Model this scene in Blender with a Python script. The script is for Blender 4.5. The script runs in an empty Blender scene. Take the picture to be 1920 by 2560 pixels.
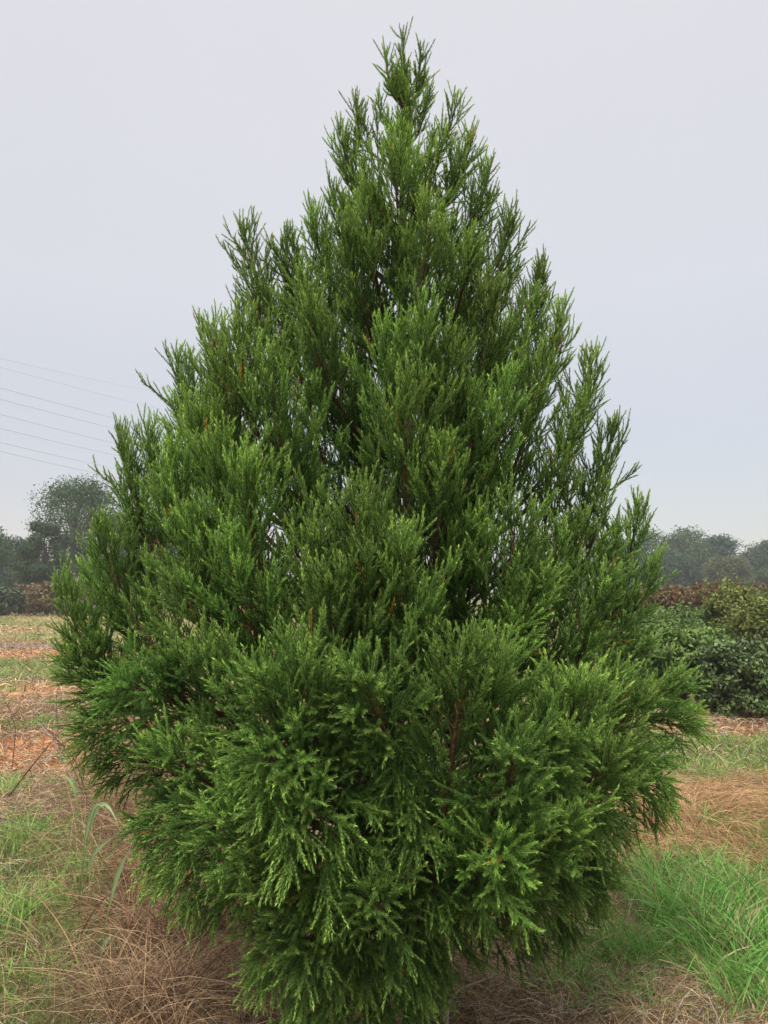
import bpy, math
import numpy as np
rng = np.random.default_rng(11)
R = math.radians
sc = bpy.context.scene
col = sc.collection

# ------------------------------------------------------------ camera
CAM_H = 1.6
PITCH = 5.6
FPX = 1990.0                                   # focal length in pixels of the 1920x2560 photograph
cam_d = bpy.data.cameras.new("camera")
cam = bpy.data.objects.new("camera", cam_d)
col.objects.link(cam)
cam.location = (0, 0, CAM_H)
cam.rotation_euler = (R(90 + PITCH), 0, 0)
cam_d.sensor_fit = 'VERTICAL'
cam_d.sensor_height = 36.0
cam_d.lens = 36.0 * FPX / 2560.0
cam_d.clip_start = 0.05
cam_d.clip_end = 3000
sc.camera = cam
sc.render.resolution_x = 768
sc.render.resolution_y = 1024

# ------------------------------------------------------------ sky, sun, exposure
SUN_EL, SUN_AZ = 58.0, 200.0
w = bpy.data.worlds.new("World")
sc.world = w
w.use_nodes = True
nt = w.node_tree
nt.nodes.clear()
out = nt.nodes.new('ShaderNodeOutputWorld')
add = nt.nodes.new('ShaderNodeAddShader')
bg1 = nt.nodes.new('ShaderNodeBackground')
bg2 = nt.nodes.new('ShaderNodeBackground')
sky = nt.nodes.new('ShaderNodeTexSky')
sky.sky_type = 'NISHITA'
sky.sun_disc = False
sky.sun_elevation = R(SUN_EL)
sky.sun_rotation = R(SUN_AZ)
nt.links.new(sky.outputs[0], bg1.inputs[0])
bg1.inputs[1].default_value = 0.05
tc = nt.nodes.new('ShaderNodeTexCoord')
sep = nt.nodes.new('ShaderNodeSeparateXYZ')
nt.links.new(tc.outputs['Generated'], sep.inputs[0])
ramp = nt.nodes.new('ShaderNodeValToRGB')       # overcast: brighter towards the zenith
cr = ramp.color_ramp
cr.elements[0].position = 0.0
cr.elements[0].color = (0.27, 0.22, 0.21, 1)
cr.elements[1].position = 1.0
cr.elements[1].color = (1.75, 1.70, 1.62, 1)
for p, c in ((0.10, (0.32, 0.285, 0.275)), (0.35, (0.47, 0.445, 0.42)), (0.63, (0.53, 0.505, 0.49)), (0.80, (1.2, 1.16, 1.1))):
    e = cr.elements.new(p)
    e.color = (*c, 1)
nt.links.new(sep.outputs['Z'], ramp.inputs[0])
noi = nt.nodes.new('ShaderNodeTexNoise')
noi.inputs['Scale'].default_value = 1.6
noi.inputs['Detail'].default_value = 3
nt.links.new(tc.outputs['Generated'], noi.inputs['Vector'])
mr = nt.nodes.new('ShaderNodeMapRange')
mr.inputs['To Min'].default_value = 0.93
mr.inputs['To Max'].default_value = 1.07
nt.links.new(noi.outputs[0], mr.inputs[0])
nt.links.new(mr.outputs[0], bg2.inputs[1])
nt.links.new(ramp.outputs[0], bg2.inputs[0])
nt.links.new(bg1.outputs[0], add.inputs[0])
nt.links.new(bg2.outputs[0], add.inputs[1])
nt.links.new(add.outputs[0], out.inputs[0])

sun_d = bpy.data.lights.new("sun", 'SUN')
sun_d.energy = 2.7
sun_d.angle = R(16)
sun_d.color = (1.0, 0.96, 0.9)
sun = bpy.data.objects.new("sun", sun_d)
sun.rotation_euler = (R(90 - SUN_EL), 0, R(180 - SUN_AZ) + R(0))
col.objects.link(sun)

sc.view_settings.view_transform = 'Standard'
sc.view_settings.look = 'None'
sc.view_settings.exposure = 0.35
sc.view_settings.gamma = 1.0
sc.render.engine = 'CYCLES'
sc.cycles.max_bounces = 6
sc.cycles.diffuse_bounces = 4
sc.cycles.transmission_bounces = 3
sc.cycles.transparent_max_bounces = 4
sc.cycles.volume_bounces = 2

# ------------------------------------------------------------ helpers
def ray(px, py):
    """direction through a pixel of the 1920x2560 photograph, scaled to unit depth along +Y"""
    x = (px - 960) / FPX
    y = -(py - 1280) / FPX
    p = R(PITCH)
    d = np.array([x, math.cos(p) - y * math.sin(p), math.sin(p) + y * math.cos(p)])
    return d / d[1]

def at(px, py, depth):
    return np.array([0, 0, CAM_H]) + ray(px, py) * depth

def on_ground(px, py):
    d = ray(px, py)
    return np.array([0, 0, CAM_H]) + d * (CAM_H / -d[2])

def tag(o, label=None, cat=None, group=None, kind=None):
    if label: o['label'] = label
    if cat: o['category'] = cat
    if group: o['group'] = group
    if kind: o['kind'] = kind
    return o

def empty(name, loc, rz=0.0):
    o = bpy.data.objects.new(name, None)
    o.location = loc
    o.rotation_euler = (0, 0, rz)
    o.empty_display_size = 0.2
    col.objects.link(o)
    return o

def link_mesh(name, me, mat=None, parent=None):
    if mat is not None and not me.materials:
        me.materials.append(mat)
    o = bpy.data.objects.new(name, me)
    col.objects.link(o)
    if parent is not None:
        o.parent = parent
    return o

def np_mesh(name, V, faces, C=None, smooth=False):
    """V (n,3); faces: list of (m,k) index arrays; C (n,3) colours -> attribute 'tint'"""
    me = bpy.data.meshes.new(name)
    faces = [f for f in faces if len(f)]
    V = np.ascontiguousarray(V, dtype=np.float32)
    loops = np.concatenate([f.ravel() for f in faces]).astype(np.int32)
    tot = np.concatenate([np.full(len(f), f.shape[1]) for f in faces]).astype(np.int32)
    start = np.concatenate([[0], np.cumsum(tot)[:-1]]).astype(np.int32)
    me.vertices.add(len(V))
    me.vertices.foreach_set('co', V.ravel())
    me.loops.add(len(loops))
    me.loops.foreach_set('vertex_index', loops)
    me.polygons.add(len(tot))
    me.polygons.foreach_set('loop_start', start)
    me.polygons.foreach_set('loop_total', tot)
    if smooth:
        me.polygons.foreach_set('use_smooth', np.ones(len(tot), dtype=bool))
    if C is not None:
        a = me.attributes.new('tint', 'FLOAT_COLOR', 'POINT')
        c4 = np.ones((len(V), 4), dtype=np.float32)
        c4[:, :3] = C
        a.data.foreach_set('color', c4.ravel())
    me.update(calc_edges=True)
    return me

class Geo:
    """collects vertices, faces and tints"""
    def __init__(s):
        s.V, s.F, s.C, s.n = [], {}, [], 0
    def add(s, V, F, C):
        V = np.asarray(V, dtype=np.float32).reshape(-1, 3)
        F = np.asarray(F)
        s.F.setdefault(F.shape[1], []).append(F + s.n)
        s.V.append(V)
        C = np.asarray(C, dtype=np.float32)
        if C.ndim == 1:
            C = np.broadcast_to(C, V.shape)
        s.C.append(C)
        s.n += len(V)
    def build(s, name, mat, parent=None, smooth=False):
        V = np.concatenate(s.V); C = np.concatenate(s.C)
        me = np_mesh(name, V, [np.concatenate(f) for f in s.F.values()], C, smooth)
        return link_mesh(name, me, mat, parent)

def norm(a):
    return a / np.maximum(np.linalg.norm(a, axis=-1, keepdims=True), 1e-9)

def frames(T):
    ref = np.zeros_like(T); ref[..., 0] = 0.31; ref[..., 1] = 0.22; ref[..., 2] = 0.92
    bad = np.abs((T * norm(ref)).sum(-1)) > 0.93
    ref[bad] = (1, 0.1, 0)
    A = norm(np.cross(T, ref))
    B = np.cross(T, A)
    return A, B

def tubes(P, Rad, ns=4):
    """P (n,s,3) polylines, Rad (n,s) -> verts, quads"""
    n, s, _ = P.shape
    T = norm(np.gradient(P, axis=1))
    A, B = frames(T)
    an = np.arange(ns) * 2 * math.pi / ns
    ring = (A[:, :, None, :] * np.cos(an)[None, None, :, None] + B[:, :, None, :] * np.sin(an)[None, None, :, None])
    V = P[:, :, None, :] + ring * Rad[:, :, None, None]
    idx = np.arange(n * s * ns).reshape(n, s, ns)
    a = idx[:, :-1, :]; b = idx[:, 1:, :]
    a2 = np.roll(a, -1, axis=2); b2 = np.roll(b, -1, axis=2)
    F = np.stack([a, a2, b2, b], axis=-1).reshape(-1, 4)
    return V.reshape(-1, 3), F

def hashn(ix, iy, seed):
    h = (ix * 374761393 + iy * 668265263 + seed * 1442695041).astype(np.int64)
    h = (h ^ (h >> 13)) * 1274126177
    h = h ^ (h >> 16)
    return (h & 0xffff) / 65535.0

def vnoise(x, y, seed=0):
    ix = np.floor(x).astype(np.int64); iy = np.floor(y).astype(np.int64)
    fx = x - ix; fy = y - iy
    fx = fx * fx * (3 - 2 * fx); fy = fy * fy * (3 - 2 * fy)
    a = hashn(ix, iy, seed); b = hashn(ix + 1, iy, seed)
    c = hashn(ix, iy + 1, seed); d = hashn(ix + 1, iy + 1, seed)
    return (a * (1 - fx) + b * fx) * (1 - fy) + (c * (1 - fx) + d * fx) * fy

def fbm(x, y, seed=0, o=4):
    v = 0; a = 0.5; t = 0
    for i in range(o):
        v = v + a * vnoise(x * 2 ** i, y * 2 ** i, seed + i * 7); t += a; a *= 0.5
    return v / t

def sstep(a, b, x):
    t = np.clip((x - a) / (b - a), 0, 1)
    return t * t * (3 - 2 * t)

# ------------------------------------------------------------ materials
def mat_tint(name, rough=0.6, transl=0.0, spec=0.3, noise=0.0, nscale=60.0, bump=0.0, bscale=80.0):
    m = bpy.data.materials.new(name)
    m.use_nodes = True
    t = m.node_tree
    b = t.nodes['Principled BSDF']
    o = t.nodes['Material Output']
    a = t.nodes.new('ShaderNodeAttribute')
    a.attribute_name = 'tint'
    src = a.outputs['Color']
    if noise > 0:
        tcn = t.nodes.new('ShaderNodeTexCoord')
        n = t.nodes.new('ShaderNodeTexNoise')
        n.inputs['Scale'].default_value = nscale
        n.inputs['Detail'].default_value = 5
        n.inputs['Roughness'].default_value = 0.7
        t.links.new(tcn.outputs['Object'], n.inputs['Vector'])
        r = t.nodes.new('ShaderNodeMapRange')
        r.inputs['From Min'].default_value = 0.25
        r.inputs['From Max'].default_value = 0.75
        r.inputs['To Min'].default_value = 1 - noise
        r.inputs['To Max'].default_value = 1 + noise
        t.links.new(n.outputs[0], r.inputs[0])
        mx = t.nodes.new('ShaderNodeVectorMath')
        mx.operation = 'SCALE'
        t.links.new(src, mx.inputs[0])
        t.links.new(r.outputs[0], mx.inputs['Scale'])
        src = mx.outputs[0]
    if bump > 0:
        tcn = t.nodes.new('ShaderNodeTexCoord')
        n = t.nodes.new('ShaderNodeTexNoise')
        n.inputs['Scale'].default_value = bscale
        n.inputs['Detail'].default_value = 6
        t.links.new(tcn.outputs['Object'], n.inputs['Vector'])
        bp = t.nodes.new('ShaderNodeBump')
        bp.inputs['Strength'].default_value = bump
        bp.inputs['Distance'].default_value = 0.02
        t.links.new(n.outputs[0], bp.inputs['Height'])
        t.links.new(bp.outputs[0], b.inputs['Normal'])
    t.links.new(src, b.inputs['Base Color'])
    b.inputs['Roughness'].default_value = rough
    b.inputs['Specular IOR Level'].default_value = spec
    if transl > 0:
        tr = t.nodes.new('ShaderNodeBsdfTranslucent')
        t.links.new(src, tr.inputs['Color'])
        ms = t.nodes.new('ShaderNodeMixShader')
        ms.inputs[0].default_value = transl
        t.links.new(b.outputs[0], ms.inputs[1])
        t.links.new(tr.outputs[0], ms.inputs[2])
        t.links.new(ms.outputs[0], o.inputs['Surface'])
    return m

M_needle = mat_tint('cedar_needles', 0.55, 0.38, 0.2)
M_bark = mat_tint('red_brown_bark', 0.85, 0, 0.2, 0.45, 45, 0.8, 60)
M_leaf = mat_tint('leaves', 0.6, 0.22, 0.2)
M_holly = mat_tint('glossy_leaves', 0.38, 0.12, 0.3)
M_farbark = mat_tint('grey_bark', 0.9, 0, 0.2, 0.3, 8)
M_grass = mat_tint('grass_blades', 0.5, 0.35, 0.3)
M_straw = mat_tint('dead_grass_strands', 0.75, 0.15, 0.2)
M_ground = mat_tint('soil', 0.95, 0, 0.1, 0.5, 22, 1.0, 30)
M_wire = mat_tint('wire_metal', 0.6, 0, 0.3)
M_post = mat_tint('painted_plastic', 0.5, 0, 0.4, 0.1, 20)

# ------------------------------------------------------------ ground
TREE = on_ground(1045, 2515)            # foot of the trunk
def gh(x, y):
    """ground height"""
    d = np.hypot(x, y)
    h = (fbm(x * 0.8, y * 0.8, 3) - 0.5) * 0.10 + (fbm(x * 4, y * 4, 9, 3) - 0.5) * 0.035
    mound = on_ground(1880, 2110)
    h = h + 0.10 * np.exp(-(((x - mound[0]) / 0.7) ** 2 + ((y - mound[1]) / 0.6) ** 2))
    return h * np.clip(1.6 - d / 60, 0.25, 1)

def pix(x, y):
    """photograph pixel of a ground point (for laying out what grows where)"""
    p = R(PITCH); z = -CAM_H
    zc = y * math.cos(p) + z * math.sin(p)
    yc = -y * math.sin(p) + z * math.cos(p)
    return 960 + FPX * x / zc, 1280 - FPX * yc / zc

GREEN1 = on_ground(1700, 2300)
def cover(x, y):
    """weights of green grass, dead grass, bare red clay at a ground point"""
    y = np.asarray(y, dtype=float)
    n1 = fbm(x * 1.7, y * 1.7, 21); n2 = fbm(x * 0.55, y * 0.55, 31); n3 = fbm(x * 5, y * 5, 41, 3)
    left = sstep(0.4, -0.3, x)
    # ---- left side
    near = sstep(7.3, 6.3, y + (n2 - .5) * 1.5)
    gl = near * sstep(0.50, 0.60, n1 + 0.26 * sstep(-0.85, -1.6, x) - 0.22 * sstep(-1.5, -0.7, x) - .10 * sstep(4.2, 5.2, y) + (n3 - .5) * .45)
    strip = sstep(14.0, 15.2, y) * sstep(18.8, 18.2, y)
    weeds = sstep(21.5, 22.5, y) * sstep(0.42, 0.52, n2 + (n1 - .5) * .3) * sstep(75, 50, y)
    gl = np.clip(gl + strip * sstep(.3, .45, n1 + .1) + weeds * .85 + sstep(7, 8, y) * sstep(.60, .68, n1) * sstep(15, 14, y), 0, 1)
    road = sstep(18.5, 18.9, y) * sstep(21.5, 21.0, y)
    cl = np.clip(sstep(6.4, 7.4, y + (n1 - .5)) * sstep(14.3, 13, y) * sstep(.40, .52, n2 * .5 + n1 * .5 + .02)
                 + road * sstep(.2, .4, n1 + .1) + sstep(30, 34, y) * sstep(48, 44, y) * sstep(.35, .5, n2), 0, 1)
    # ---- right side
    path = sstep(6.4, 6.9, y + (n1 - .5) * .8) * sstep(9.0, 8.4, y)
    diag = (x - 1.15) * 1.15 - (y - 3.2)                    # tall green grass below this line
    tall = sstep(-0.95, -0.6, diag + (n1 - .5) * .5 + (n3 - .5) * .6) * sstep(3.15, 3.5, y + 0.42 * (x - 0.6) + (n1 - .5) * .4 + (n3 - .5) * .7) * sstep(.55, .85, x + (n3 - .5) * .4)
    farr = sstep(9.5, 11, y) * sstep(.35, .5, n1)
    gr = np.clip(path * sstep(.25, .42, n1) + tall * sstep(.2, .4, n1 + .05) + farr, 0, 1)
    crr = np.clip(sstep(8.4, 8.9, y) * sstep(10.5, 9.5, y) * .6 + sstep(.62, .70, n1) * (1 - gr) * .5, 0, 1)
    g = left * gl + (1 - left) * gr
    c = (left * cl + (1 - left) * crr) * (1 - g)
    return g, 1 - g - c, c

def rings(a, b, n):
    return np.linspace(a, b, n)
ys = np.concatenate([np.linspace(-200, -4, 14), np.linspace(-3, 1.8, 12), np.arange(1.9, 12, 0.045), 12 * (1.03 ** np.arange(0, 110))])
ys = ys[ys < 300]
ys = np.append(ys, 400)
xs_c = np.arange(-6, 6, 0.05)
xs_o = 6 * (1.06 ** np.arange(0, 70)); xs_o = xs_o[xs_o < 300]; xs_o = np.append(xs_o, 350)
xs = np.concatenate([-xs_o[::-1], xs_c, xs_o])
X, Y = np.meshgrid(xs, ys)
Z = gh(X, Y)
G, S, C = cover(X, Y)
soil_n = fbm(X * 3, Y * 3, 77)
c_clay = np.stack([0.46 + 0 * X, 0.19 + 0 * X, 0.08 + 0 * X], -1) * (0.45 + 1.0 * soil_n)[..., None]
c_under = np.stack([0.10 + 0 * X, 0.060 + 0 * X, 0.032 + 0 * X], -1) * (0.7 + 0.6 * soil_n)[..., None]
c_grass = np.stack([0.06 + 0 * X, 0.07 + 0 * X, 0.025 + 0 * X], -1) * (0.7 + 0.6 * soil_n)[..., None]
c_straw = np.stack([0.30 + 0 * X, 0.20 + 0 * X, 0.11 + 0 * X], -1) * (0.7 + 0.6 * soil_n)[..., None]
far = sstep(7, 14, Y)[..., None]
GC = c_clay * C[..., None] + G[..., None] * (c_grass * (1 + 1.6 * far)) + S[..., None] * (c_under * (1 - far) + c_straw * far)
ny, nx = X.shape
idx = np.arange(nx * ny).reshape(ny, nx)
F = np.stack([idx[:-1, :-1], idx[:-1, 1:], idx[1:, 1:], idx[1:, :-1]], -1).reshape(-1, 4)
g = Geo(); g.add(np.stack([X, Y, Z], -1), F, GC.reshape(-1, 3))
ground = g.build('ground', M_ground, None, True)
tag(ground, kind='structure')
print('ground', len(F))

# ------------------------------------------------------------ blades of grass
def blades(geo, x, y, h, wid, lean, colr, segs=3, lie=0.0, z0=0.0, az=None, arch=1.0):
    """ribbon blades. lie 0 = upright, 1 = lying flat"""
    n = len(x)
    if az is None:
        az = rng.uniform(0, 2 * math.pi, n)
    dx, dy = np.cos(az), np.sin(az)
    s = np.linspace(0, 1, segs + 1)
    up = (1 - lie)
    zz = h[:, None] * up[:, None] * (s[None] * (1 + .0) - 0.45 * arch * lean[:, None] * s[None] ** 2)
    zz = zz + (lie * h * 0.22)[:, None] * np.sin(s * math.pi)[None] + 0.004
    out_ = h[:, None] * (lean[:, None] * s[None] ** 1.8 * up[:, None] + lie[:, None] * s[None])
    side_b = rng.normal(0, .22, n)[:, None] * h[:, None] * s[None] ** 2
    px = x[:, None] + dx[:, None] * out_ - dy[:, None] * side_b
    py = y[:, None] + dy[:, None] * out_ + dx[:, None] * side_b
    pz = gh(x, y)[:, None] + zz + np.broadcast_to(z0, (n,))[:, None]
    fa = rng.uniform(0, math.pi, n)
    wx, wy = np.cos(fa), np.sin(fa)
    ww = wid[:, None] * (1 - s[None] ** 2 * .92) * .5
    Lf = np.stack([px - wx[:, None] * ww, py - wy[:, None] * ww, pz], -1)
    Rt = np.stack([px + wx[:, None] * ww, py + wy[:, None] * ww, pz + (rng.uniform(-.6, .6, n) * wid)[:, None]], -1)
    V = np.stack([Lf, Rt], 2)                        # n, s, 2, 3
    ix = np.arange(n * (segs + 1) * 2).reshape(n, segs + 1, 2)
    Fq = np.stack([ix[:, :-1, 0], ix[:, :-1, 1], ix[:, 1:, 1], ix[:, 1:, 0]], -1).reshape(-1, 4)
    sh = (0.75 + .4 * s)[None, :, None, None]
    Cc = np.broadcast_to(colr[:, None, None, :], (n, segs + 1, 2, 3)) * np.ones_like(sh)
    geo.add(V.reshape(-1, 3), Fq, Cc.reshape(-1, 3))

def mixc(a, b, t):
    a = np.array(a); b = np.array(b)
    return a[None] * (1 - t[:, None]) + b[None] * t[:, None]

def scatter(n, y0, y1, margin=0.25):
    """ground points inside the view wedge, even per square metre"""
    y = np.sqrt(rng.uniform(y0 * y0, y1 * y1, n))
    hw = 0.56
    x = rng.uniform(-hw, hw, n) * y + rng.uniform(-margin, margin, n)
    return x, y

gg = Geo(); sg = Geo()
for (y0, y1, n, hs, ws) in ((2.3, 4.2, 110000, 1.0, .72), (4.2, 7.0, 130000, 1.0, 1.05), (7.0, 12.0, 90000, 1.0, 2.0), (12, 26, 70000, 1.2, 4.0), (26, 75, 40000, 1.7, 9.0)):
    x, y = scatter(n, y0, y1)
    gW, sW, cW = cover(x, y)
    u = rng.uniform(0, 1, n)
    # green
    k = u < gW * .92
    xg, yg = x[k], y[k]
    nn = fbm(xg * 2.2, yg * 2.2, 55)
    cl = fbm(xg * 9, yg * 9, 57, 2)
    tallz = (xg > .55) & (yg < 5.8)
    h = (0.045 + 0.12 * nn * rng.uniform(.4, 1.2, len(xg))) * hs * np.where(tallz, 1.75, 1.0) * (0.5 + cl) 
    wd = rng.uniform(.0028, .0068, len(xg)) * ws
    t1 = rng.uniform(0, 1, len(xg)) * .6 + nn * .5
    c = mixc((0.06, 0.13, 0.025), (0.38, 0.50, 0.15), np.clip(t1 + rng.normal(0, .2, len(xg)), 0, 1))
    yel = rng.uniform(0, 1, len(xg)) < .16
    c[yel] = mixc((0.30, 0.26, 0.11), (0.40, 0.32, 0.17), rng.uniform(0, 1, yel.sum()))
    c[tallz & ~yel] *= np.array([.80, 1.18, .85])
    blades(gg, xg, yg, h, wd, rng.uniform(.1, .95, len(xg)), c, 3, np.where(rng.uniform(0, 1, len(xg)) < .15, .7, .05))
    # dead
    k = (u >= gW) & (u < gW + sW) | (rng.uniform(0, 1, n) < .24)
    k |= (rng.uniform(0, 1, n) < cW * .35)
    xg, yg = x[k], y[k]
    nn = fbm(xg * 2.5, yg * 2.5, 65)
    right = sstep(.3, .9, xg)
    h = rng.uniform(.05, .20, len(xg)) * hs
    wd = rng.uniform(.0020, .0052, len(xg)) * ws
    t1 = rng.uniform(0, 1, len(xg))
    c = mixc((0.11, 0.065, 0.035), (0.80, 0.58, 0.33), t1 ** 1.6)
    c2 = mixc((0.28, 0.15, 0.06), (0.62, 0.42, 0.20), t1)
    m = (right * sstep(4.2, 4.8, yg) * (1 - sstep(6.6, 7.5, yg)))[:, None]
    c = c * (1 - m) + c2 * m
    grey = rng.uniform(0, 1, len(xg)) < .12
    c[grey] = mixc((0.28, 0.25, 0.22), (0.5, 0.45, 0.38), rng.uniform(0, 1, grey.sum()))
    lie = np.where(rng.uniform(0, 1, len(xg)) < .72, rng.uniform(.75, 1, len(xg)), rng.uniform(0, .6, len(xg)))
    blades(sg, xg, yg, h, wd, rng.uniform(.3, 1.3, len(xg)), c, 4, lie, rng.uniform(0, .035, len(xg)))
# heap of long straw on the right: strands laid in swathes
mound = on_ground(1880, 2110)
n = 16000
x = mound[0] + rng.normal(0, .50, n); y = mound[1] + rng.normal(0, .5, n)
az = 2.6 + (fbm(x * 1.8, y * 1.8, 88) - .5) * 9.0 + rng.normal(0, .6, n)
blades(sg, x, y, rng.uniform(.12, .42, n), rng.uniform(.0018, .0034, n), rng.uniform(.3, 1, n),
       mixc((0.20, 0.10, 0.04), (0.68, 0.46, 0.24), rng.uniform(0, 1, n) ** 1.4), 5, rng.uniform(.7, 1, n), rng.uniform(0, .09, n), az)
# tall brown tangle of dead weeds against the tree on the left
n = 26000
y = rng.uniform(2.9, 7.6, n); x = -0.30 * y + .30 + rng.normal(0, .26, n) - .1
keepm = fbm(x * 5, y * 5, 99, 3) > .44
x = x[keepm]; y = y[keepm]; n = len(x)
az = rng.uniform(0, 6.28, n)
lump = .6 + .9 * fbm(x * 2, y * 2, 91)
blades(sg, x, y, rng.uniform(.14, .46, n) * lump, rng.uniform(.0014, .0034, n), rng.uniform(.3, 1.4, n),
       mixc((0.07, 0.036, 0.022), (0.68, 0.46, 0.27), rng.uniform(0, 1, n) ** 1.5), 5, rng.uniform(0, .6, n), rng.uniform(0, .08, n), az)
n = 420
y = rng.uniform(3.3, 6.8, n); x = -0.33 * y + .22 + rng.normal(0, .2, n)
blades(sg, x, y, rng.uniform(.35, .75, n), rng.uniform(.003, .0055, n), rng.uniform(.2, .9, n),
       mixc((0.14, 0.05, 0.03), (0.50, 0.28, 0.15), rng.uniform(0, 1, n)), 7, rng.uniform(0, .25, n), 0.0)
# tall green tufts, left
for (px, py, sc_, nb) in ((60, 2130, 1.3, 240), (30, 2330, 1.2, 240), (230, 2220, 1.0, 160), (150, 2300, .9, 120), (100, 2480, .8, 220), (330, 2450, .6, 110), (20, 1990, 1, 160), (250, 2020, .7, 110),
                          (1640, 2230, 1.3, 300), (1720, 2330, 1.4, 420), (1850, 2300, 1.4, 420), (1800, 2400, 1.3, 420), (1900, 2450, 1.3, 400), (1640, 2320, 1.1, 220), (1560, 2240, 1.0, 220),
                          (1890, 2540, 1.1, 300), (1420, 2480, .55, 60), (1540, 2520, .6, 80), (1760, 2230, 1.1, 260), (1500, 2420, .7, 80)):
    b = on_ground(px, py)
    x = b[0] + rng.normal(0, .085, nb); y = b[1] + rng.normal(0, .11, nb)
    t = rng.uniform(0, 1, nb)
    ca, cb = ((0.06, 0.18, 0.03), (0.34, 0.62, 0.15)) if px > 1000 else ((0.11, 0.26, 0.045), (0.42, 0.62, 0.16))
    blades(gg, x, y, rng.uniform(.09, .26, nb) * sc_, rng.uniform(.004, .0105, nb), rng.uniform(.1, .8, nb), np.where((rng.uniform(0, 1, nb) < .17)[:, None], mixc((0.34, 0.24, 0.11), (0.58, 0.48, 0.28), t), mixc(ca, cb, t)), 5, np.zeros(nb) + .03)
# leafy weeds low among the dead grass: small rosettes
def rosettes(geo, pts, leaf=0.03, nleaf=7):
    for (x0, y0) in pts:
        n = nleaf
        az = rng.uniform(0, 6.28, n)
        c = mixc((0.07, 0.14, 0.04), (0.17, 0.27, 0.09), rng.uniform(0, 1, n))
        xx = x0 + rng.normal(0, leaf, n); yy = y0 + rng.normal(0, leaf, n)
        blades(geo, xx, yy, rng.uniform(.6, 1.5, n) * leaf * 1.6, rng.uniform(.35, .6, n) * leaf * 1.2, rng.uniform(.5, 1.2, n), c, 3, rng.uniform(.2, .6, n), 0.01, az)
pts = []
for _ in range(340):
    px = rng.uniform(0, 620) if rng.uniform() < .55 else rng.uniform(1100, 1900); py = rng.uniform(2250, 2700)
    p = on_ground(px, py); pts.append((p[0], p[1]))
rosettes(gg, pts, .022)
grass = gg.build('green_grass', M_grass); tag(grass, 'patchy green grass and small weeds growing over the red field', 'grass', kind='stuff')
straw = sg.build('dead_grass', M_straw); tag(straw, 'tangled brown and straw coloured dead grass lying on the soil', 'dead grass', kind='stuff')
print('grass', gg.n, 'straw', sg.n)

# ------------------------------------------------------------ main tree
S19 = 1920 / 1659.0
T0 = np.array([TREE[0], TREE[1], 0.0])
DT = T0[1]
top = at(868 * S19, 66 * S19, DT)
TOP = np.array([top[0], DT, top[2]])

def trunk_at(z):
    t = np.clip(np.asarray(z, dtype=float) / TOP[2], 0, 1)
    x = T0[0] + (TOP[0] - T0[0]) * t + 0.02 * np.sin(t * 7)
    y = T0[1] + 0.02 * np.sin(t * 5 + 1)
    return np.stack([x, y + 0 * t, t * TOP[2]], -1)

tree = empty('japanese_cedar', tuple(T0))
tag(tree, 'tall cone-shaped green conifer with feathery drooping sprays filling the picture, standing alone in front', 'tree')
zt = np.linspace(-0.05, TOP[2] - 0.12, 40)
P = trunk_at(np.maximum(zt, 0)); P[:, 2] = zt
rad = 0.050 * (1 - zt / TOP[2]) ** 1.15 + 0.003 + 0.03 * np.exp(-np.maximum(zt, 0) / 0.06)
V, F = tubes((P - T0)[None], rad[None], 10)
g = Geo(); g.add(V, F, (0.11, 0.062, 0.042)); g.build('trunk', M_bark, tree, True)

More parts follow.
